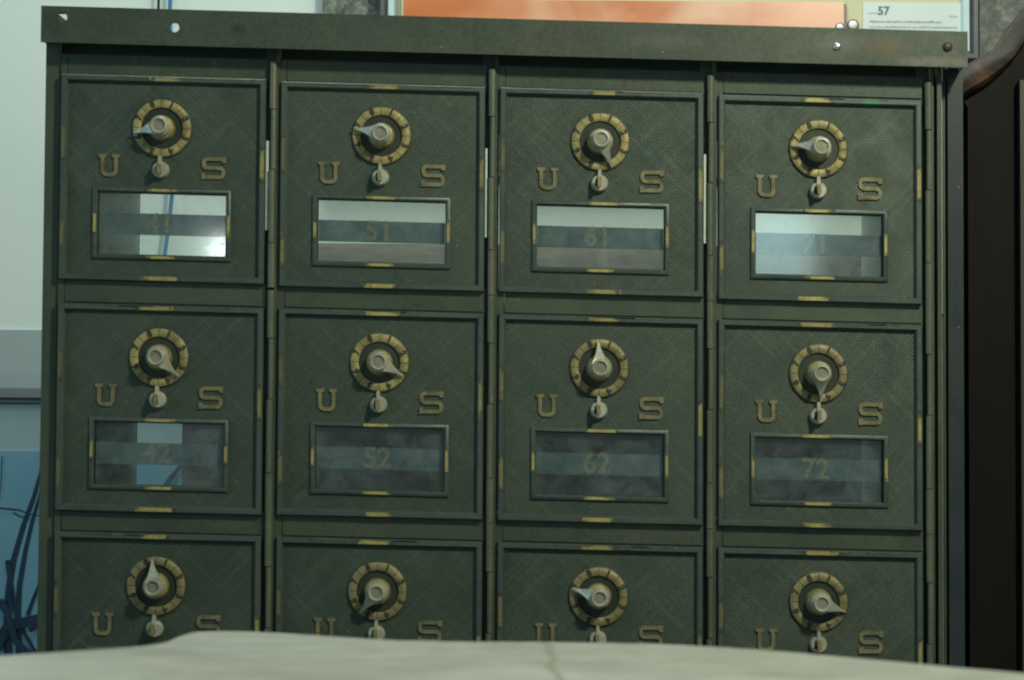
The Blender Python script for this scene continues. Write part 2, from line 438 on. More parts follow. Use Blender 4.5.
def door_panel_bm():
    bm = bmesh.new()
    a, b = -W/2+.0040, W/2-.0040; c, d = -H/2+.0040, H/2-.0040
    for x0, x1, z0, z1 in ((a, hx0, c, d), (hx1, b, c, d), (hx0, hx1, c, hz0), (hx0, hx1, hz1, d)):
        box(bm, x0, x1, 0, .0045, z0, z1)
    bmesh.ops.remove_doubles(bm, verts=bm.verts, dist=1e-6)
    seen = {}
    for f in list(bm.faces):
        k = tuple(sorted(v.index for v in f.verts))
    return bm
def rim_bm(seed):
    rn = random.Random(seed)
    bm = bmesh.new(); frame(bm, -W/2, W/2, -H/2, H/2, rim_prof)
    y = -.00315
    def j(a): return rn.uniform(-a, a)
    cx = -.001
    def sx(z, x): wear_quad(bm, x-.0105+j(.0030), x+.0105+j(.0030), z-.00115, z+.00115, y, rn.uniform(.6, .95))
    sx(H/2-.0018, cx+j(.002)); sx(-H/2+.0018, cx+j(.002))
    for (x, z, l, s) in ((-W/2+.0018, .022+j(.004), .012, .30), (-W/2+.0018, -.034+j(.004), .012, .34), (W/2-.0018, .006+j(.006), .012, .62)):
        s *= rn.uniform(.7, 1.2)
        wear_quad(bm, x-.0011, x+.0011, z-l, z+l*.8, y, min(s, 1), along='z')
    # faint long scuffs
    for k in range(3):
        x = rn.uniform(-.05, .03); wear_quad(bm, x, x+rn.uniform(.01, .03), H/2-.0010, H/2-.0006, y-.0001, rn.uniform(.15, .4))
    return bm
def window_bm(seed):
    rn = random.Random(seed+50)
    bm = bmesh.new()
    x0, x1, z0, z1 = hx0-.0032, hx1+.0032, hz0-.0032, hz1+.0032
    frame(bm, x0, x1, z0, z1, win_prof)
    y = -.00185; cx = -.0008
    for z in (z1-.0015, z0+.0015):
        q = rn.uniform(-.0015, .0015)
        wear_quad(bm, cx-.0095+q, cx+.0095+q, z-.0008, z+.0008, y, rn.uniform(.85, 1))
    for x in (x0+.0015, x1-.0015):
        q = rn.uniform(-.001, .001); s = rn.uniform(.6, 1)
        wear_quad(bm, x-.0008, x+.0008, (z0+z1)/2-.0068+q, (z0+z1)/2+.0068+q, y, s, along='z')
    return bm
def dial_bm():
    bm = bmesh.new(); ro, ri = .0172, .0122
    lathe_y(bm, [(ro+.0006, .0004), (ro+.0005, -.0006), (ro, -.0008)], n=72, mi=2)          # dark edge line
    lathe_y(bm, [(ro, -.0008), (ro-.0002, -.0016), (ro-.0006, -.0019), (ri+.0006, -.0019), (ri+.0002, -.0016), (ri, -.0006), (ri, .0004)], n=72)
    for i in range(8):                                         # division lines
        a = PI/4*i
        w = .00018
        t = Vector((-math.sin(a), 0, math.cos(a)))*w; r = Vector((math.cos(a), 0, math.sin(a)))
        vs = [bm.verts.new(p) for p in (r*(ri+.0004)-t+Vector((0,-.00196,0)), r*(ro-.0004)-t+Vector((0,-.00196,0)), r*(ro-.0004)+t+Vector((0,-.00196,0)), r*(ri+.0004)+t+Vector((0,-.00196,0)))]
        bm.faces.new(vs).material_index = 1
    for n in range(8):                                         # numerals 1 to 8, clockwise from the top
        a = PI/2-PI/8-PI/4*n
        t = text_bm(str(n+1), .0052, 0, .0004)
        mt = Matrix.Translation((math.cos(a)*.0147, -.00198, math.sin(a)*.0147)) @ Matrix.Rotation(-(a-PI/2), 4, 'Y')
        merge(bm, t, mt, 1)
    return bm
def well_bm():
    bm = bmesh.new(); lathe_y(bm, [(0, -.0004), (.0118, -.0004), (.0120, -.0001)], n=48); return bm
def collar_bm():
    bm = bmesh.new()
    lathe_y(bm, [(.0058, -.0060), (.0068, -.0056), (.0073, -.0046), (.0075, -.0020), (.0078, -.0006)], n=40); return bm
def pointer_bm():
    # hub and tapering needle pointing to +x; the needle slopes down to the dial
    bm = bmesh.new(); R = .0061; L = .0163
    a0 = math.radians(48)
    top = [( -.0118), (-.0118)]
    n = 30; out = []
    for i in range(n+1):
        a = a0 + (2*PI-2*a0)*i/n
        out.append((R*math.cos(a), R*math.sin(a)))
    m_ = 9; side = []
    for k in range(1, m_+1):
        s = k/m_; x = R*math.cos(a0)+(L-R*math.cos(a0))*s
        w = R*math.sin(a0)*(1-s)**1.55*.96+.00045*(s)
        side.append((x, w))
    pts = out + [(x, -w) for x, w in side] + [(x, w) for x, w in side[::-1]]
    def yf(x): 
        s = max(0, (x-R*.55)/(L-R*.55)); return -.0112+.0066*min(1, s*1.15)
    def yb(x):
        s = max(0, (x-R*.55)/(L-R*.55)); return -.0062+.0030*s
    A = [bm.verts.new((x*.93 if x < R else x, yf(x), z*.90)) for x, z in pts]
    A2 = [bm.verts.new((x, yf(x)+.0008, z)) for x, z in pts]
    B = [bm.verts.new((x, yb(x), z)) for x, z in pts]
    N = len(pts)
    bm.faces.new(B)
    for P, Q in ((A, A2), (A2, B)):
        for i in range(N):
            k = (i+1) % N; bm.faces.new((P[i], P[k], Q[k], Q[i]))
    # top of the hub and needle
    c = bm.verts.new((0, -.0112, 0))
    hub = A[:n+1]
    for i in range(n): bm.faces.new((c, hub[i+1], hub[i]))
    low = A[n+1:n+1+m_]; up = A[n+1+m_:][::-1]
    bm.faces.new((c, low[0], hub[n])); bm.faces.new((c, hub[0], up[0])); bm.faces.new((c, up[0], low[0]))
    for k in range(m_-1): bm.faces.new((low[k], up[k], up[k+1], low[k+1]))
    bmesh.ops.recalc_face_normals(bm, faces=bm.faces)
    # raised head with a dull recessed face
    lathe_y(bm, [(0, -.0128), (.0033, -.0128), (.0035, -.0134), (.0040, -.0141), (.0046, -.0140), (.0051, -.0132), (.0052, -.0110)], n=32)
    for f in bm.faces:
        if all(v.co.y < -.01275 and math.hypot(v.co.x, v.co.z) < .0034 for v in f.verts): f.material_index = 1
    return bm
def plug_bm():
    # little round key cover hung from a stem under the dial, with a raised tab across it
    bm = bmesh.new()
    lathe_y(bm, [(0, -.0040), (.0042, -.0040), (.0046, -.0036), (.0051, -.0024), (.0052, -.0004)], n=28)
    q = [bm.verts.new(p) for p in ((-.0026, -.00412, -.0024), (-.0013, -.00412, -.0026), (-.0013, -.00412, .0026), (-.0026, -.00412, .0024))]
    bm.faces.new(q).material_index = 1
    prism(bm, [(-.0012, 0), (.0010, 0), (.0009, .0070), (.0004, .0082), (-.0006, .0082), (-.0011, .0070)], -.0050, -.0009)
    return bm
def tab_bm():
    bm = bmesh.new()
    prism(bm, [(-.0014, -.0024), (-.0009, -.0030), (.0002, -.0030), (.0007, -.0024), (.0008, .0026), (.0003, .0032), (-.0009, .0032), (-.0014, .0026)], -.0085, -.0036)
    return bm
def stroke(bm, pts, w, y0, y1):
    n = len(pts); L, R = [], []
    for i, p in enumerate(pts):
        p = Vector(p)
        d1 = (p-Vector(pts[i-1])).normalized() if i else None
        d2 = (Vector(pts[i+1])-p).normalized() if i < n-1 else None
        d1 = d1 or d2; d2 = d2 or d1
        t = (d1+d2).normalized(); nn = Vector((-t.y, t.x)); k = w/2/max(.5, nn.dot(Vector((-d1.y, d1.x))))
        L.append(p+nn*k); R.append(p-nn*k)
    def ring(y): return [bm.verts.new((p.x, y, p.y)) for p in R + L[::-1]]
    a, b = ring(y0), ring(y1); N = len(a)
    m2 = len(pts)
    for i in range(m2-1): bm.faces.new((a[i], a[i+1], a[N-2-i], a[N-1-i]))
    for i in range(N): k = (i+1) % N; bm.faces.new((a[k], a[i], b[i], b[k]))
    return bm
def arc(cx, cz, r, a0, a1, n=6): return [(cx+r*math.cos(math.radians(a0+(a1-a0)*i/n)), cz+r*math.sin(math.radians(a0+(a1-a0)*i/n))) for i in range(n+1)]
LW, LH = .0138, .0130
def u_bm():
    bm = bmesh.new(); w = .0022; x = LW/2-.0029; r = .0026
    pts = [(-x, LH/2)] + arc(-x+r, -LH/2+w/2+r, r, 180, 270) + arc(x-r, -LH/2+w/2+r, r, 270, 360) + [(x, LH/2)]
    stroke(bm, pts, w, -.0011, .0003)
    for s in (-1, 1): box(bm, s*x-.0023, s*x+.0023, -.0012, .0003, LH/2-.0018, LH/2+.0001)
    return bm
def s_bm():
    bm = bmesh.new(); w = .0022; x = LW/2-.0011; z = LH/2-w/2; r = .0022
    pts = [(x, z)] + arc(-x+r, z-r, r, 90, 180, 5) + [(-x, r-.0002)] + arc(-x+r, r, r, 190, 270, 5)[1:] + arc(x-r, -r, r, 90, 0, 5) + [(x, -z+r+.0002)] + arc(x-r, -z+r, r, -10, -90, 5)[1:] + [(-x, -z)]
    stroke(bm, pts, w, -.0011, .0003)
    box(bm, x-.0010, x+.0014, -.0012, .0003, z-w/2-.0012, z+w/2+.0002)
    box(bm, -x-.0014, -x+.0010, -.0012, .0003, -z-w/2-.0002, -z+w/2+.0012)
    return bm
def glass_bm():
    bm = bmesh.new(); box(bm, hx0+.0001, hx1-.0001, .0018, .0030, hz0+.0001, hz1-.0001); return bm
BZ0, BZ1 = -.0330, -.0202
def band_bm():
    bm = bmesh.new(); box(bm, hx0+.0002, hx1-.0002, .0034, .0038, BZ0, BZ1); return bm
def hinge_bm():
    # one door's length of the barrel: knuckles of two kinds with dark joints between
    bm = bmesh.new(); hz = PZ/2
    segs = [(.0, .028, .0022, 0), (.0285, .064, .0017, .0004), (.0645, .1075, .0019, -.0002), (.1080, PZ-.0004, .0023, 0)]
    for a, b, r, dx in segs:
        cyl_z(bm, dx, 0, hz-b, hz-a, r, 16)
    box(bm, -.0009, .0009, .0012, .0050, -hz+.001, hz-.001)
    return bm
def me_of(name, bm, mats, shear=K, bevel=0, seg=1):
    o = obj(name, bm, mats, shear=shear, bevel=bevel, seg=seg); me = o.data
    bpy.data.objects.remove(o); return me
ME = {}
ME['door'] = me_of('door', door_panel_bm(), M['field'])
ME['dial_ring'] = me_of('dial_ring', dial_bm(), [M['brass_ring'], M['black_mark'], M['dark_well']])
ME['dial_ring_dull'] = ME['dial_ring'].copy(); ME['dial_ring_dull'].materials[0] = M['brass_old']
ME['dial_well'] = me_of('dial_well', well_bm(), M['dark_well'])
ME['collar'] = me_of('collar', collar_bm(), M['brass_ring'])
ME['pointer_knob'] = me_of('pointer_knob', pointer_bm(), [M['nickel'], M['nickel_face']], 0)
ME['key_cover'] = me_of('key_cover', plug_bm(), [M['nickel'], M['black_mark']])
ME['key_tab'] = me_of('key_tab', tab_bm(), M['brass_old'], bevel=.0004)
ME['letter_u'] = me_of('letter_u', u_bm(), M['brass_letter'], bevel=.0003)
ME['letter_s'] = me_of('letter_s', s_bm(), M['brass_letter'], bevel=.0003)
ME['glass_pane'] = me_of('glass_pane', glass_bm(), M['glass'])
ME['number_band'] = me_of('number_band', band_bm(), M['band'])
ME['hinge'] = me_of('hinge', hinge_bm(), M['hinge'], bevel=.0003)
rims = [me_of('rim', rim_bm(s), [M['rim'], M['wear']]) for s in range(12)]
wins = [me_of('window_frame', window_bm(s), [M['rim'], M['wear']]) for s in range(12)]
def sub(name, me, parent, x, y, z, ry=0):
    o = bpy.data.objects.new(name, me); COL.objects.link(o); o.parent = parent
    o.location = (x, y, z+K*x); o.rotation_euler = (0, ry, 0)
    return o
ANG = [[191, 165, -66, 172], [-42, -28, 93, -86], [97, 231, 161, -19]]
HEAD = ['pointer turned left', 'pointer turned up left', 'pointer turned down right', 'pointer turned straight left']
def word(a):
    a %= 360
    return ['right', 'up and right', 'up', 'up and left', 'left', 'down and left', 'down', 'down and right'][int(((a+22.5) % 360)//45)]
ORD = ['first', 'second', 'third', 'fourth']; ROW = ['top', 'middle', 'bottom']
stain_field = M['field'].copy(); stain(stain_field, [(.0285, .0240, .0045, .0040, (.035, .11, .10), .8), (.033, .016, .003, .003, (.05, .10, .09), .5)])
stain_rim = M['rim'].copy(); stain(stain_rim, [(.030, .0580, .007, .004, (.035, .20, .13), .95), (.012, .0580, .006, .003, (.05, .13, .11), .6)])
door_stained = ME['door'].copy(); door_stained.materials[0] = stain_field
rims[3].materials[0] = stain_rim
DZ = {(0,0): .0009, (0,3): -.0008, (1,0): -.0004}
for j in range(3):
    for i in range(4):
        c = (i-1.5)*PX; z = (1-j)*PZ + DZ.get((j, i), 0)
        num = '%d%d' % (4+i, 1+j)
        door = bpy.data.objects.new('door', door_stained if (j, i) == (0, 2) else ME['door']); COL.objects.link(door); door.parent = cab
        door.location = (c, 0, sh(c, z)-BOT)
        tag(door, '%s row, %s door from the left, dial pointer turned %s' % (ROW[j], ORD[i], word(ANG[j][i])), group='combination lock doors')
        sub('rim', rims[j*4+i], door, 0, 0, 0)
        sub('window_frame', wins[j*4+i], door, 0, 0, 0)
        sub('glass_pane', ME['glass_pane'], door, 0, 0, 0)
        sub('number_band', ME['number_band'], door, 0, 0, 0)
        t = text_bm(num, .0168, .00006, .0004)
        dm = me_of('number', t, M['digit'])
        sub('number', dm, door, -.0020, .0031, (BZ0+BZ1)/2)
        dx, dz = -.0009, .0303
        sub('dial_well', ME['dial_well'], door, dx, 0, dz)
        d = sub('dial_ring', ME['dial_ring_dull'] if (j == 2 or (j, i) in ((1, 2), (1, 3))) else ME['dial_ring'], door, dx, 0, dz)
        if d.data is ME['dial_ring_dull']: tag(d, 'dull brown brass dial ring')
        sub('dial_collar', ME['collar'], door, dx, 0, dz)
        sub('pointer_knob', ME['pointer_knob'], door, dx, 0, dz, -math.radians(ANG[j][i]))
        sub('key_cover', ME['key_cover'], door, -.0012, 0, .0054)
        sub('key_tab', ME['key_tab'], door, -.0012, 0, .0054, random.uniform(-.15, .15))
        tag(sub('letter', ME['letter_u'], door, -.0318, 0, .0074), 'raised brass letter U')
        tag(sub('letter', ME['letter_s'], door, .0300, 0, .0074), 'raised brass letter S')
        sub('hinge', ME['hinge'], door, W/2+.0042, -.0012, PZ/2-H/2-.002)
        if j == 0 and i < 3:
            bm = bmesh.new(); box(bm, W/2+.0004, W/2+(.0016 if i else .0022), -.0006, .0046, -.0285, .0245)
            obj('gap_light_strip', bm, M['gap_light'], door, shear=K)  # solid pale strip in place of light shining through the gap

# ------------------------------------------------------------------ things behind
WALLY = .62
def rect_on_wall(bm, u0, v0, u1, v1, y0, y1):
    a = at(u0, v1, y0); b = at(u1, v0, y0); box(bm, a.x, b.x, y0, y1, a.z, b.z); return a, b
bm = bmesh.new(); box(bm, -1.6, 1.6, WALLY, WALLY+.05, -1.2, 1.4)
tag(obj('wall', bm, M['wall']), kind='structure', label='pale grey green plaster wall behind the cabinet')
a = at(20, 330, WALLY); b = at(20, 388, WALLY)
bm = bmesh.new(); box(bm, -1.2, -.10, WALLY-.003, WALLY-.0002, b.z-.002, a.z)
tag(obj('painted_band', bm, M['wall_low']), 'grey blue strip of wall just above the ledge left of the cabinet', 'wall panel')
# ledge
a = at(20, 388, WALLY-.014); b = at(20, 403, WALLY-.014)
bm = bmesh.new(); box(bm, -1.2, -.10, WALLY-.014, WALLY-.0005, a.z-.0085, a.z)
box(bm, -1.2, -.10, WALLY-.009, WALLY-.0005, b.z, a.z-.0105)
tag(obj('ledge', bm, M['rail'], bevel=.0008), 'thin grey ledge running along the wall left of the cabinet', 'ledge')
# blue picture
def blue_mat():
    m, nt, out = mat('blue_print'); g = G(nt); v = g.coord(False)
    n1 = g.noise(v, 9, 6, .6, .5)
    col = g.mix(g.ramp(n1, [(.35, 0.0), (.68, 1.0)]), (.14, .33, .43), (.24, .44, .53))
    princ(g, out, col, .35, 0)
    return m
M['blue'] = blue_mat()
M['paper'] = plain('pale_poster_margin', (.40, .50, .51), .5, .05, 8)
M['ink'] = plain('dark_blue_ink', (.02, .055, .10), .5, .6, 60)
PY = WALLY-.010
p0 = at(-60, 404, PY); p1 = at(330, 455, PY); p2 = at(0, 700, PY)
root = empty('blue_poster', (p0.x, PY, p2.z))
tag(root, 'blue print of bare dark branches under a pale margin, left of the cabinet', 'poster')
bm = bmesh.new(); box(bm, 0, p1.x-p0.x, 0, .004, 0, p0.z-p2.z); obj('backing', bm, M['paper'], root)
bm = bmesh.new(); box(bm, 0, p1.x-p0.x-.002, -.0012, -.0002, 0, p1.z-p2.z+.002); obj('print', bm, M['blue'], root)
# branches of the print
bm = bmesh.new()
def br(pts, w0, w1, k):
    P = [at(u, v, PY) for u, v in pts]; y = -.0016-.0003*k
    n = len(P); L, R = [], []
    for i, p in enumerate(P):
        d = (P[min(i+1, n-1)]-P[max(i-1, 0)]).normalized(); nn = Vector((-d.z, 0, d.x)); w = (w0+(w1-w0)*i/(n-1))/1111/2
        q = p-Vector((p0.x, PY, p2.z)); q.y = y
        L.append(bm.verts.new(q+nn*w)); R.append(bm.verts.new(q-nn*w))
    for i in range(n-1): bm.faces.new((L[i], R[i], R[i+1], L[i+1]))
BR = [([(10,690),(8,640),(8,612),(9,590),(14,560),(24,525),(34,498),(42,470),(50,440+20)], 9, 3), ([(22,690),(18,620),(20,585),(26,550),(33,520),(42,490),(52,465)], 7, 2),
      ([(8,560),(14,600),(24,632),(38,655)], 5, 3), ([(28,615),(34,598),(44,575),(60,555)], 4, 2), ([(0,508),(10,509),(20,510),(30,514),(42,516)], 2, 1.2),
      ([(0,640),(10,625),(24,622),(40,618),(56,604)], 12, 8), ([(3,430+26),(2,480),(0,500)], 1.2, 1), ([(0,650),(6,630),(12,610),(10,590)], 6, 2),
      ([(0,600),(8,612),(16,640),(28,652),(44,655)], 8, 6), ([(30,630),(42,622),(54,634)], 6, 3), ([(14,512),(20,516),(30,519)], 1.5, 1),
      ([(150,520),(170,480),(190,456)], 8, 3), ([(190,520),(205,470),(240,458)], 16, 8), ([(178,492),(200,484),(235,470)], 10, 6)]
for k, (pts, a_, b_) in enumerate(BR): br(pts, a_, b_, k)
o = obj('branches', bm, M['ink'], root)

# cables in front of the wall
def tube(bm, pts, r, n=10):
    pts = [Vector(p) for p in pts]; rings = []
    for i, p in enumerate(pts):
        d = (pts[min(i+1, len(pts)-1)]-pts[max(i-1, 0)]).normalized()
        s = d.cross(Vector((0, 1, 0.01))).normalized(); t = d.cross(s)
        rings.append([bm.verts.new(p+(s*math.cos(2*PI*k/n)+t*math.sin(2*PI*k/n))*r) for k in range(n)])
    for a, b in zip(rings, rings[1:]):
        for k in range(n): bm.faces.new((a[k], a[(k+1) % n], b[(k+1) % n], b[k]))
    bm.faces.new(rings[0][::-1]); bm.faces.new(rings[-1])
    bmesh.ops.recalc_face_normals(bm, faces=bm.faces)
cy = WALLY-.012
bm = bmesh.new(); tube(bm, [at(u, v, cy) for u, v in ((176,-60),(172,-20),(170,5),(171,60),(173,120),(172,195),(169,225),(165,252),(163,300),(162,380))], .0018)
tag(obj('cable', bm, M['blue_cable']), 'blue cable hanging down the wall behind the first column of boxes', 'cable')
bm = bmesh.new(); tube(bm, [at(u, v, cy) for u, v in ((161,-60),(159,-10),(158,20),(154,60),(146,100),(134,150),(120,230),(110,330))], .0013)
tag(obj('cable', bm, M['black_cable']), 'thin black cable hanging beside the blue cable above the cap', 'cable')

# mottled stone panel
def mottled():
    m, nt, out = mat('mottled_dark_panel'); g = G(nt); v = g.coord(False)
    n1 = g.noise(v, 38, 8, .75, 1.8); n2 = g.noise(v, 75, 6, .75, 1.6)
    col = g.mix(g.ramp(n1, [(.36, 0.0), (.50, .5), (.62, 1.0)]), (.028, .045, .05), (.24, .27, .22))
    col = g.mix(g.ramp(n2, [(.45, 0.0), (.54, .7), (.6, 0.0)]), col, (.02, .025, .028))
    princ(g, out, col, .4, 0, g.bump(n1, .3, .002))
    return m
M['mottled'] = mottled()
MY = WALLY-.016
a = at(321, 175, MY); b = at(1260, -90, MY)
bm = bmesh.new(); box(bm, a.x, b.x, MY, WALLY-.0005, a.z, b.z)
tag(obj('wall_panel', bm, M['mottled'], bevel=.001), 'dark mottled grey wall panel behind the framed orange print', 'wall panel')
# framed print
M['frame_dark'] = plain('dark_frame_paint', (.05, .065, .075), .35, .3, 40)
M['frame_pale'] = plain('pale_frame_lip', (.42, .55, .60), .3, .1, 40)
M['mat_pale'] = plain('pale_mat_board', (.30, .33, .25), .5, .1, 30)
M['card'] = plain('white_caption_card', (.60, .68, .68), .4, .03, 10)
M['cream'] = plain('cream_paper', (.62, .60, .38), .5, .08, 14)
M['caption_ink'] = plain('grey_printing_ink', (.16, .20, .22), .6)
def orange_mat():
    m, nt, out = mat('orange_print'); g = G(nt)
    v = g.coord(False)
    mp = g.n('ShaderNodeMapping'); mp.inputs['Scale'].default_value = (4, 1, 30); g.l(v, mp.inputs[0])
    n1 = g.noise(mp.outputs[0], 1.2, 5, .6)
    col = g.mix(g.ramp(n1, [(.3, 0.0), (.7, 1.0)]), (.50, .14, .045), (.64, .22, .085))
    n2 = g.noise(v, 11, 3, .5, .4)
    col = g.mix(g.ramp(n2, [(.52, 0.0), (.72, .55)]), col, (.78, .50, .36))
    princ(g, out, col, .3, 0); return m
M['orange'] = orange_mat()
FY = MY-.012
q0 = at(378, 55.5, FY-.012); q1 = at(979, -150, FY-.012)
root = empty('framed_print', (q0.x, FY, q0.z)); fw, fh = q1.x-q0.x, q1.z-q0.z
tag(root, 'framed orange print with a white caption card, hanging on the wall above the cap', 'picture')
def loc(u, v, y=FY-.004):
    p = at(u, v, y); return p.x-q0.x, p.z-q0.z
bm = bmesh.new(); frame(bm, 0, fw, 0, fh, [(0, .011), (0, -.012), (.002, -.014), (.0055, -.013), (.0075, -.010)]); obj('frame', bm, M['frame_dark'], root)
bm = bmesh.new(); frame(bm, .0077, fw-.0077, .0077, fh-.0077, [(0, -.0085), (.0012, -.0098), (.0060, -.0085), (.0075, -.0040)]); obj('frame_lip', bm, M['frame_pale'], root)
bm = bmesh.new(); box(bm, .008, fw-.008, -.0012, .006, .008, fh-.008); obj('mat_board', bm, M['mat_pale'], root)
def flat(name, u0, v0, u1, v1, y, m):
    x0, z0 = loc(u0, v1); x1, z1 = loc(u1, v0)
    bm = bmesh.new(); box(bm, x0, x1, y-.0008, y, z0, z1); return obj(name, bm, m, root)
flat('print', 401, -140, 846.5, 60, -.0016, M['cream'])
flat('orange_band', 403, 2.5, 844, 80, -.0028, M['orange'])
flat('print_border', 844.3, 4, 846.6, 80, -.0030, M['frame_dark'])
flat('cream_strip', 847, -140, 962, 80, -.0016, M['cream'])
card = flat('caption_card', 863, 3, 960.5, 80, -.0034, M['card'])
# caption: a bold 57 and rows of tiny print that cannot be read
def put_text(txt, u, v, size, name, bold=0):
    t = text_bm(txt, size, .00004, bold); x, z = loc(u, v)
    o = obj(name, t, M['caption_ink'], root, (x, -.0044, z)); return o
o = put_text('57', 883.5, 11.2, .0105, 'caption_number', .0003)
bm = bmesh.new(); rn = random.Random(3)
def scrib(u0, u1, v, h):
    x, z = loc(u0, v); xe, _ = loc(u1, v+.3)
    while x < xe:
        wlen = rn.uniform(.0015, .0075)
        e = min(x+wlen, xe)
        xx = x
        while xx < e:
            hh = h*rn.choice((.6, .6, .7, 1.0)); w = rn.uniform(.0003, .0006)
            box(bm, xx, xx+w, -.0046, -.0043, z, z+hh); xx += w+rn.uniform(.0004, .0009)
        x = e+rn.uniform(.0008, .0012)
scrib(869, 878, 13.8, .0014); scrib(869.5, 942, 22.3, .0019); scrib(869.5, 957, 27.6, .0018); scrib(949, 957, 17, .0012)
obj('caption_print', bm, M['caption_ink'], root)
# lamp glints on the framed print, modelled as white discs with brown rings
M['glint'] = plain('white_lamp_glint', (.88, .9, .9), .25, .02, 30); M['glint_ring'] = plain('brown_glint_ring', (.20, .14, .10), .5)
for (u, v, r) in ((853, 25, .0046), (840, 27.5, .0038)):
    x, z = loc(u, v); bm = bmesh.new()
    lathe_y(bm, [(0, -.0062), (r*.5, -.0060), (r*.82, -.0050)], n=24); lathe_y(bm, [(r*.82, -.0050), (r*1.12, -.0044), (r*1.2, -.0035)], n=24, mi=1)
    obj('lamp_glint', bm, [M['glint'], M['glint_ring']], root, (x, 0, z))

# wooden counter between cabinet and wall
CYF = .36
a = at(191, 236, CYF); b = at(945, 236, CYF); cz = .30
root = empty('wooden_counter', ((a.x+b.x)/2, CYF+.09, -.45)); R0 = root.location
tag(root, 'worn brown wooden counter seen through the windows of the boxes', 'counter')
zt = a.z
bm = bmesh.new(); zz = zt-R0.z; prof = [(-.088, zz-.062), (-.088, zz-.056), (-.040, zz-.001), (-.036, zz), (.09, zz), (.09, zz-.062)]
A_ = [bm.verts.new((a.x+.012-R0.x, y, z)) for y, z in prof]; B_ = [bm.verts.new((b.x-R0.x, y, z)) for y, z in prof]
bm.faces.new(A_); bm.faces.new(B_[::-1])
for k in range(6): bm.faces.new((A_[k], B_[k], B_[(k+1) % 6], A_[(k+1) % 6]))
bmesh.ops.recalc_face_normals(bm, faces=bm.faces); obj('counter_top', bm, M['counter_top'], root, bevel=.002)
bm = bmesh.new(); box(bm, a.x-.006-R0.x, b.x-.006-R0.x, -.082, .082, 0, zt-.0625-R0.z); obj('counter_body', bm, M['counter'], root, bevel=.002)

# ------------------------------------------------------------------ dark wooden piece on the right
DY = .03
root_p = at(1000, 690, DY)
root = empty('roll_top_case', (root_p.x, DY, -.45)); R1 = root.location.copy()
tag(root, 'black wooden case with a curved brown moulding rising to the right, beside the cabinet', 'furniture')
def rel(u, v, y=DY): p = at(u, v, y); return p.x-R1.x, p.z-R1.z
top = [(940,112),(962,100),(972,94),(984,87),(994,79),(1004,70),(1012,61),(1020,50),(1028,38),(1040,20),(1060,0)]
upp = [(940,78),(962,69),(972,60),(982,54),(992,50),(1002,46),(1010,41),(1016,33),(1022,25),(1032,10),(1050,-14)]
bm = bmesh.new()
pts = [rel(u, v) for u, v in top]
xr = pts[-1][0]; xl = at(968.5, 300, DY).x-R1.x
prism(bm, [(xl, 0), (xr+.02, 0), (xr+.02, pts[-1][1])] + pts[::-1][:-1] + [(xl, pts[1][1]-.004)], 0, .2)
bmesh.ops.recalc_face_normals(bm, faces=bm.faces)
obj('side_board', bm, M['black_wood'], root)
def mould_mat():
    m, nt, out = mat('rubbed_brown_varnish'); g = G(nt); v = g.coord(False)
    n1 = g.noise(v, 45, 5, .6, .8); n2 = g.noise(v, 200, 5, .7)
    col = g.mix(g.ramp(n1, [(.48, 0.0), (.62, 1.0)]), (.009, .007, .005), (.07, .030, .013))
    col = g.mix(g.ramp(n2, [(.55, 0.0), (.75, .4)]), col, (.045, .035, .02))
    princ(g, out, col, .6, 0, None, .15); return m
M['mould'] = mould_mat()
bm = bmesh.new()
n = len(top); secs = []
for (u, v), (u2, v2) in zip(top, upp):
    p = Vector((*rel(u, v),)); q = Vector((*rel(u2, v2),)); sec = []
    for s, y in ((0, .06), (0, -.001), (.04, -.0055), (.2, -.0085), (.5, -.0070), (.8, 0), (.96, .009), (1, .025), (1, .06)):
        r = p.lerp(q, s); sec.append(bm.verts.new((r.x, y, r.y)))
    secs.append(sec)
for A, B in zip(secs, secs[1:]):
    for k in range(len(A)): bm.faces.new((A[k], A[(k+1) % len(A)], B[(k+1) % len(A)], B[k]))
bm.faces.new(secs[0]); bm.faces.new(secs[-1][::-1]); bmesh.ops.recalc_face_normals(bm, faces=bm.faces)
obj('moulding', bm, M['mould'], root)
bm = bmesh.new(); x0, _ = rel(1021, 300, DY-.007); zt = rel(1020, 80, DY-.007)[1]
box(bm, x0, x0+.05, -.007, -.0005, 0, zt); obj('corner_board', bm, M['olive_wood'], root, bevel=.002)

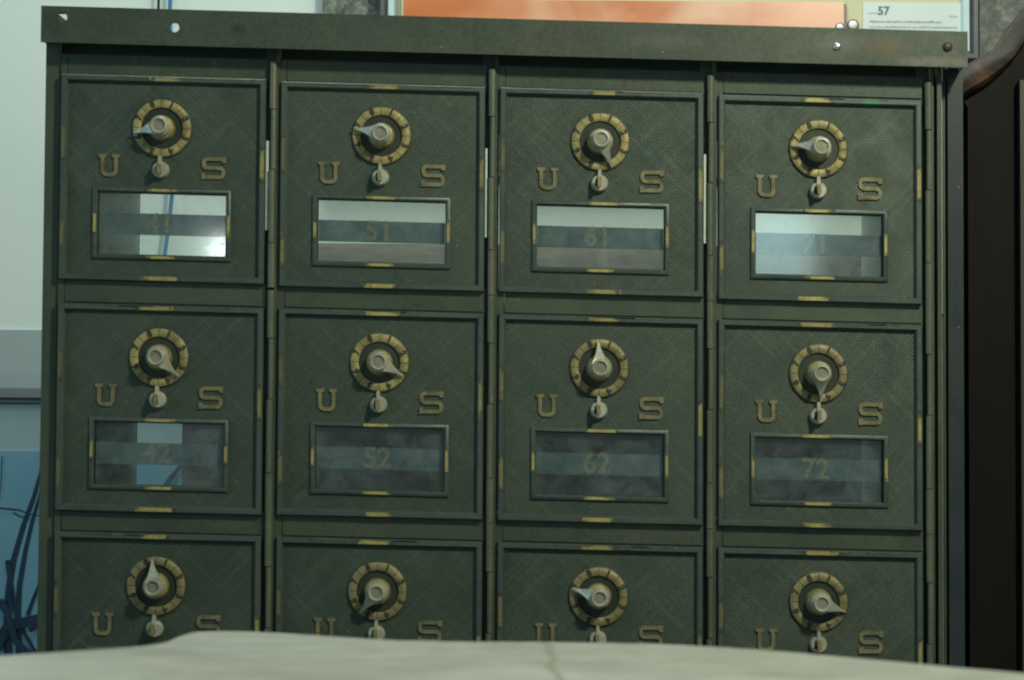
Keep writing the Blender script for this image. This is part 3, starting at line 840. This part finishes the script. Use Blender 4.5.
# ------------------------------------------------------------------ stone tabletop in front
def stone():
    m, nt, out = mat('pale_veined_stone'); g = G(nt); v = g.coord(False)
    mp = g.n('ShaderNodeMapping'); mp.inputs['Scale'].default_value = (1, 2.2, 1); mp.inputs['Rotation'].default_value = (0, 0, .12); g.l(v, mp.inputs[0])
    n1 = g.noise(mp.outputs[0], 20, 7, .66, .9); n2 = g.noise(mp.outputs[0], 60, 6, .7, .5); n3 = g.noise(v, 5, 3, .5)
    col = g.mix(g.ramp(n1, [(.36, 0.0), (.66, 1.0)]), (.225, .22, .18), (.34, .34, .282))
    col = g.mix(g.ramp(n2, [(.5, 0.0), (.78, .35)]), col, (.50, .52, .46))
    col = g.mix(g.ramp(n3, [(.45, 0.0), (.7, .35)]), col, (.40, .47, .44))
    # vein: a wandering crack line across the slab at fixed x
    sx = g.n('ShaderNodeSeparateXYZ'); g.l(v, sx.inputs[0])
    w = g.noise(v, 22, 4, .6)
    d = g.math('ABSOLUTE', g.math('SUBTRACT', g.math('ADD', sx.outputs[0], g.math('MULTIPLY', g.math('SUBTRACT', w, .5), .022)), VX))
    dd = g.math('ADD', d, g.math('MULTIPLY', g.noise(v, 500, 3, .6), .0008))
    col = g.mix(g.ramp(g.math('MULTIPLY', dd, 300.0), [(.35, .8), (1.0, 0.0)]), col, (.20, .20, .15))
    princ(g, out, col, .45, 0, g.bump(n2, .2, .0005))
    return m
TZ = CAM_LOC.z-.100
edge = [(-140,668),(-60,661),(0,655),(60,651.3),(120,647.3),(150,644.5),(166,640.8),(177,635.5),(190,631.8),(215,630.5),(250,631),(300,633.5),(340,636.5),(400,640),(470,641.2),(545,641.5),(600,642),(660,643.5),(720,646.5),(780,650.5),(840,656),(900,661.5),(960,667),(1024,672.5),(1100,681),(1180,692)]
# smooth the outline a little and roughen it
E2 = []
for k in range(len(edge)-1):
    for s in range(6):
        t = s/6; E2.append((edge[k][0]*(1-t)+edge[k+1][0]*t, edge[k][1]*(1-t)+edge[k+1][1]*t))
E2.append(edge[-1])
for _ in range(3): E2 = [E2[0]]+[((E2[k-1][0]+2*E2[k][0]+E2[k+1][0])/4, (E2[k-1][1]+2*E2[k][1]+E2[k+1][1])/4) for k in range(1, len(E2)-1)]+[E2[-1]]
P = [on_z(u, v, TZ) for u, v in E2]
VX = 0
pc = Vector((0, -1.0, TZ-.03))
v0 = on_z(551, 660, TZ); VX = v0.x
M['stone'] = stone()
root = obj('stone_tabletop', (lambda: None)() or bmesh.new(), M['stone']) if False else None
bm = bmesh.new()
rn = random.Random(5)
outl = [(p.x, p.y+rn.uniform(-.0005, .0005)) for p in P] + [(P[-1].x+.08, -1.20), (.40, -1.5), (-.40, -1.5), (P[0].x-.08, -1.20)]
top = [bm.verts.new((x, y-pc.y, .03)) for x, y in outl]; bot = [bm.verts.new((x, y-pc.y, .008)) for x, y in outl]
bm.faces.new(top); bm.faces.new(bot[::-1]); N = len(outl)
for i in range(N): k = (i+1) % N; bm.faces.new((top[i], bot[i], bot[k], top[k]))
bmesh.ops.recalc_face_normals(bm, faces=bm.faces)
o = obj('stone_tabletop', bm, M['stone'], None, pc, bevel=.0025, seg=3)
tag(o, 'pale veined stone tabletop with a curved chipped edge, in front of the cabinet', 'tabletop')

# ------------------------------------------------------------------ floor (below everything, out of frame)
bm = bmesh.new(); box(bm, -2, 2, -2.4, 1.2, -.47, -.452)
tag(obj('floor', bm, plain('grey_floor', (.16, .16, .14), .6, .2, 5)), kind='structure')

# ------------------------------------------------------------------ light
w = bpy.data.worlds.new('World'); S.world = w; w.use_nodes = True
bg = w.node_tree.nodes['Background']; bg.inputs[0].default_value = (.50, .78, .80, 1); bg.inputs[1].default_value = .24
def area(name, loc_, target, size, power, col, sy=None):
    l = bpy.data.lights.new(name, 'AREA'); l.size = size; l.energy = power; l.color = col
    if sy: l.shape = 'RECTANGLE'; l.size_y = sy
    o = bpy.data.objects.new(name, l); COL.objects.link(o); o.location = loc_
    o.rotation_euler = (Vector(target)-Vector(loc_)).to_track_quat('-Z', 'Y').to_euler(); return o
area('room_lamp', (.56, -.78, .74), (0.08, 0, 0), .085, 10.4, (1.0, 1.0, .76))
area('window_light', (-1.5, -.75, .35), (-.1, 0, 0), .6, 3.8, (.50, .80, 1.0))
area('wall_fill', (-.05, .30, 1.30), (0, .62, .1), .6, 17, (.92, 1.0, .92))  # unseen light added overhead to brighten the wall behind the cabinet
# unseen lights added for their mirror images in the glass
def mirror(u, v, L, Y=.002):
    p = at(u, v, Y); m = Vector((CAM_LOC.x, 2*Y-CAM_LOC.y, CAM_LOC.z)); d = p-m
    return p + d*(L/abs(d.y))
p = mirror(222, 252, 1.9); area('glint_light', p, (-.1, 0, .1), .026, .11, (.9, 1, 1))
p = mirror(764, 238, 1.9); area('glare_light', p, (.15, 0, .1), .15, .27, (.62, .95, 1), .14)

# ------------------------------------------------------------------ render
S.render.engine = 'CYCLES'
S.render.resolution_x = 1024; S.render.resolution_y = 680
S.view_settings.view_transform = 'Standard'; S.view_settings.look = 'None'
S.view_settings.gamma = 1; S.view_settings.exposure = 0
S.cycles.transparent_max_bounces = 16
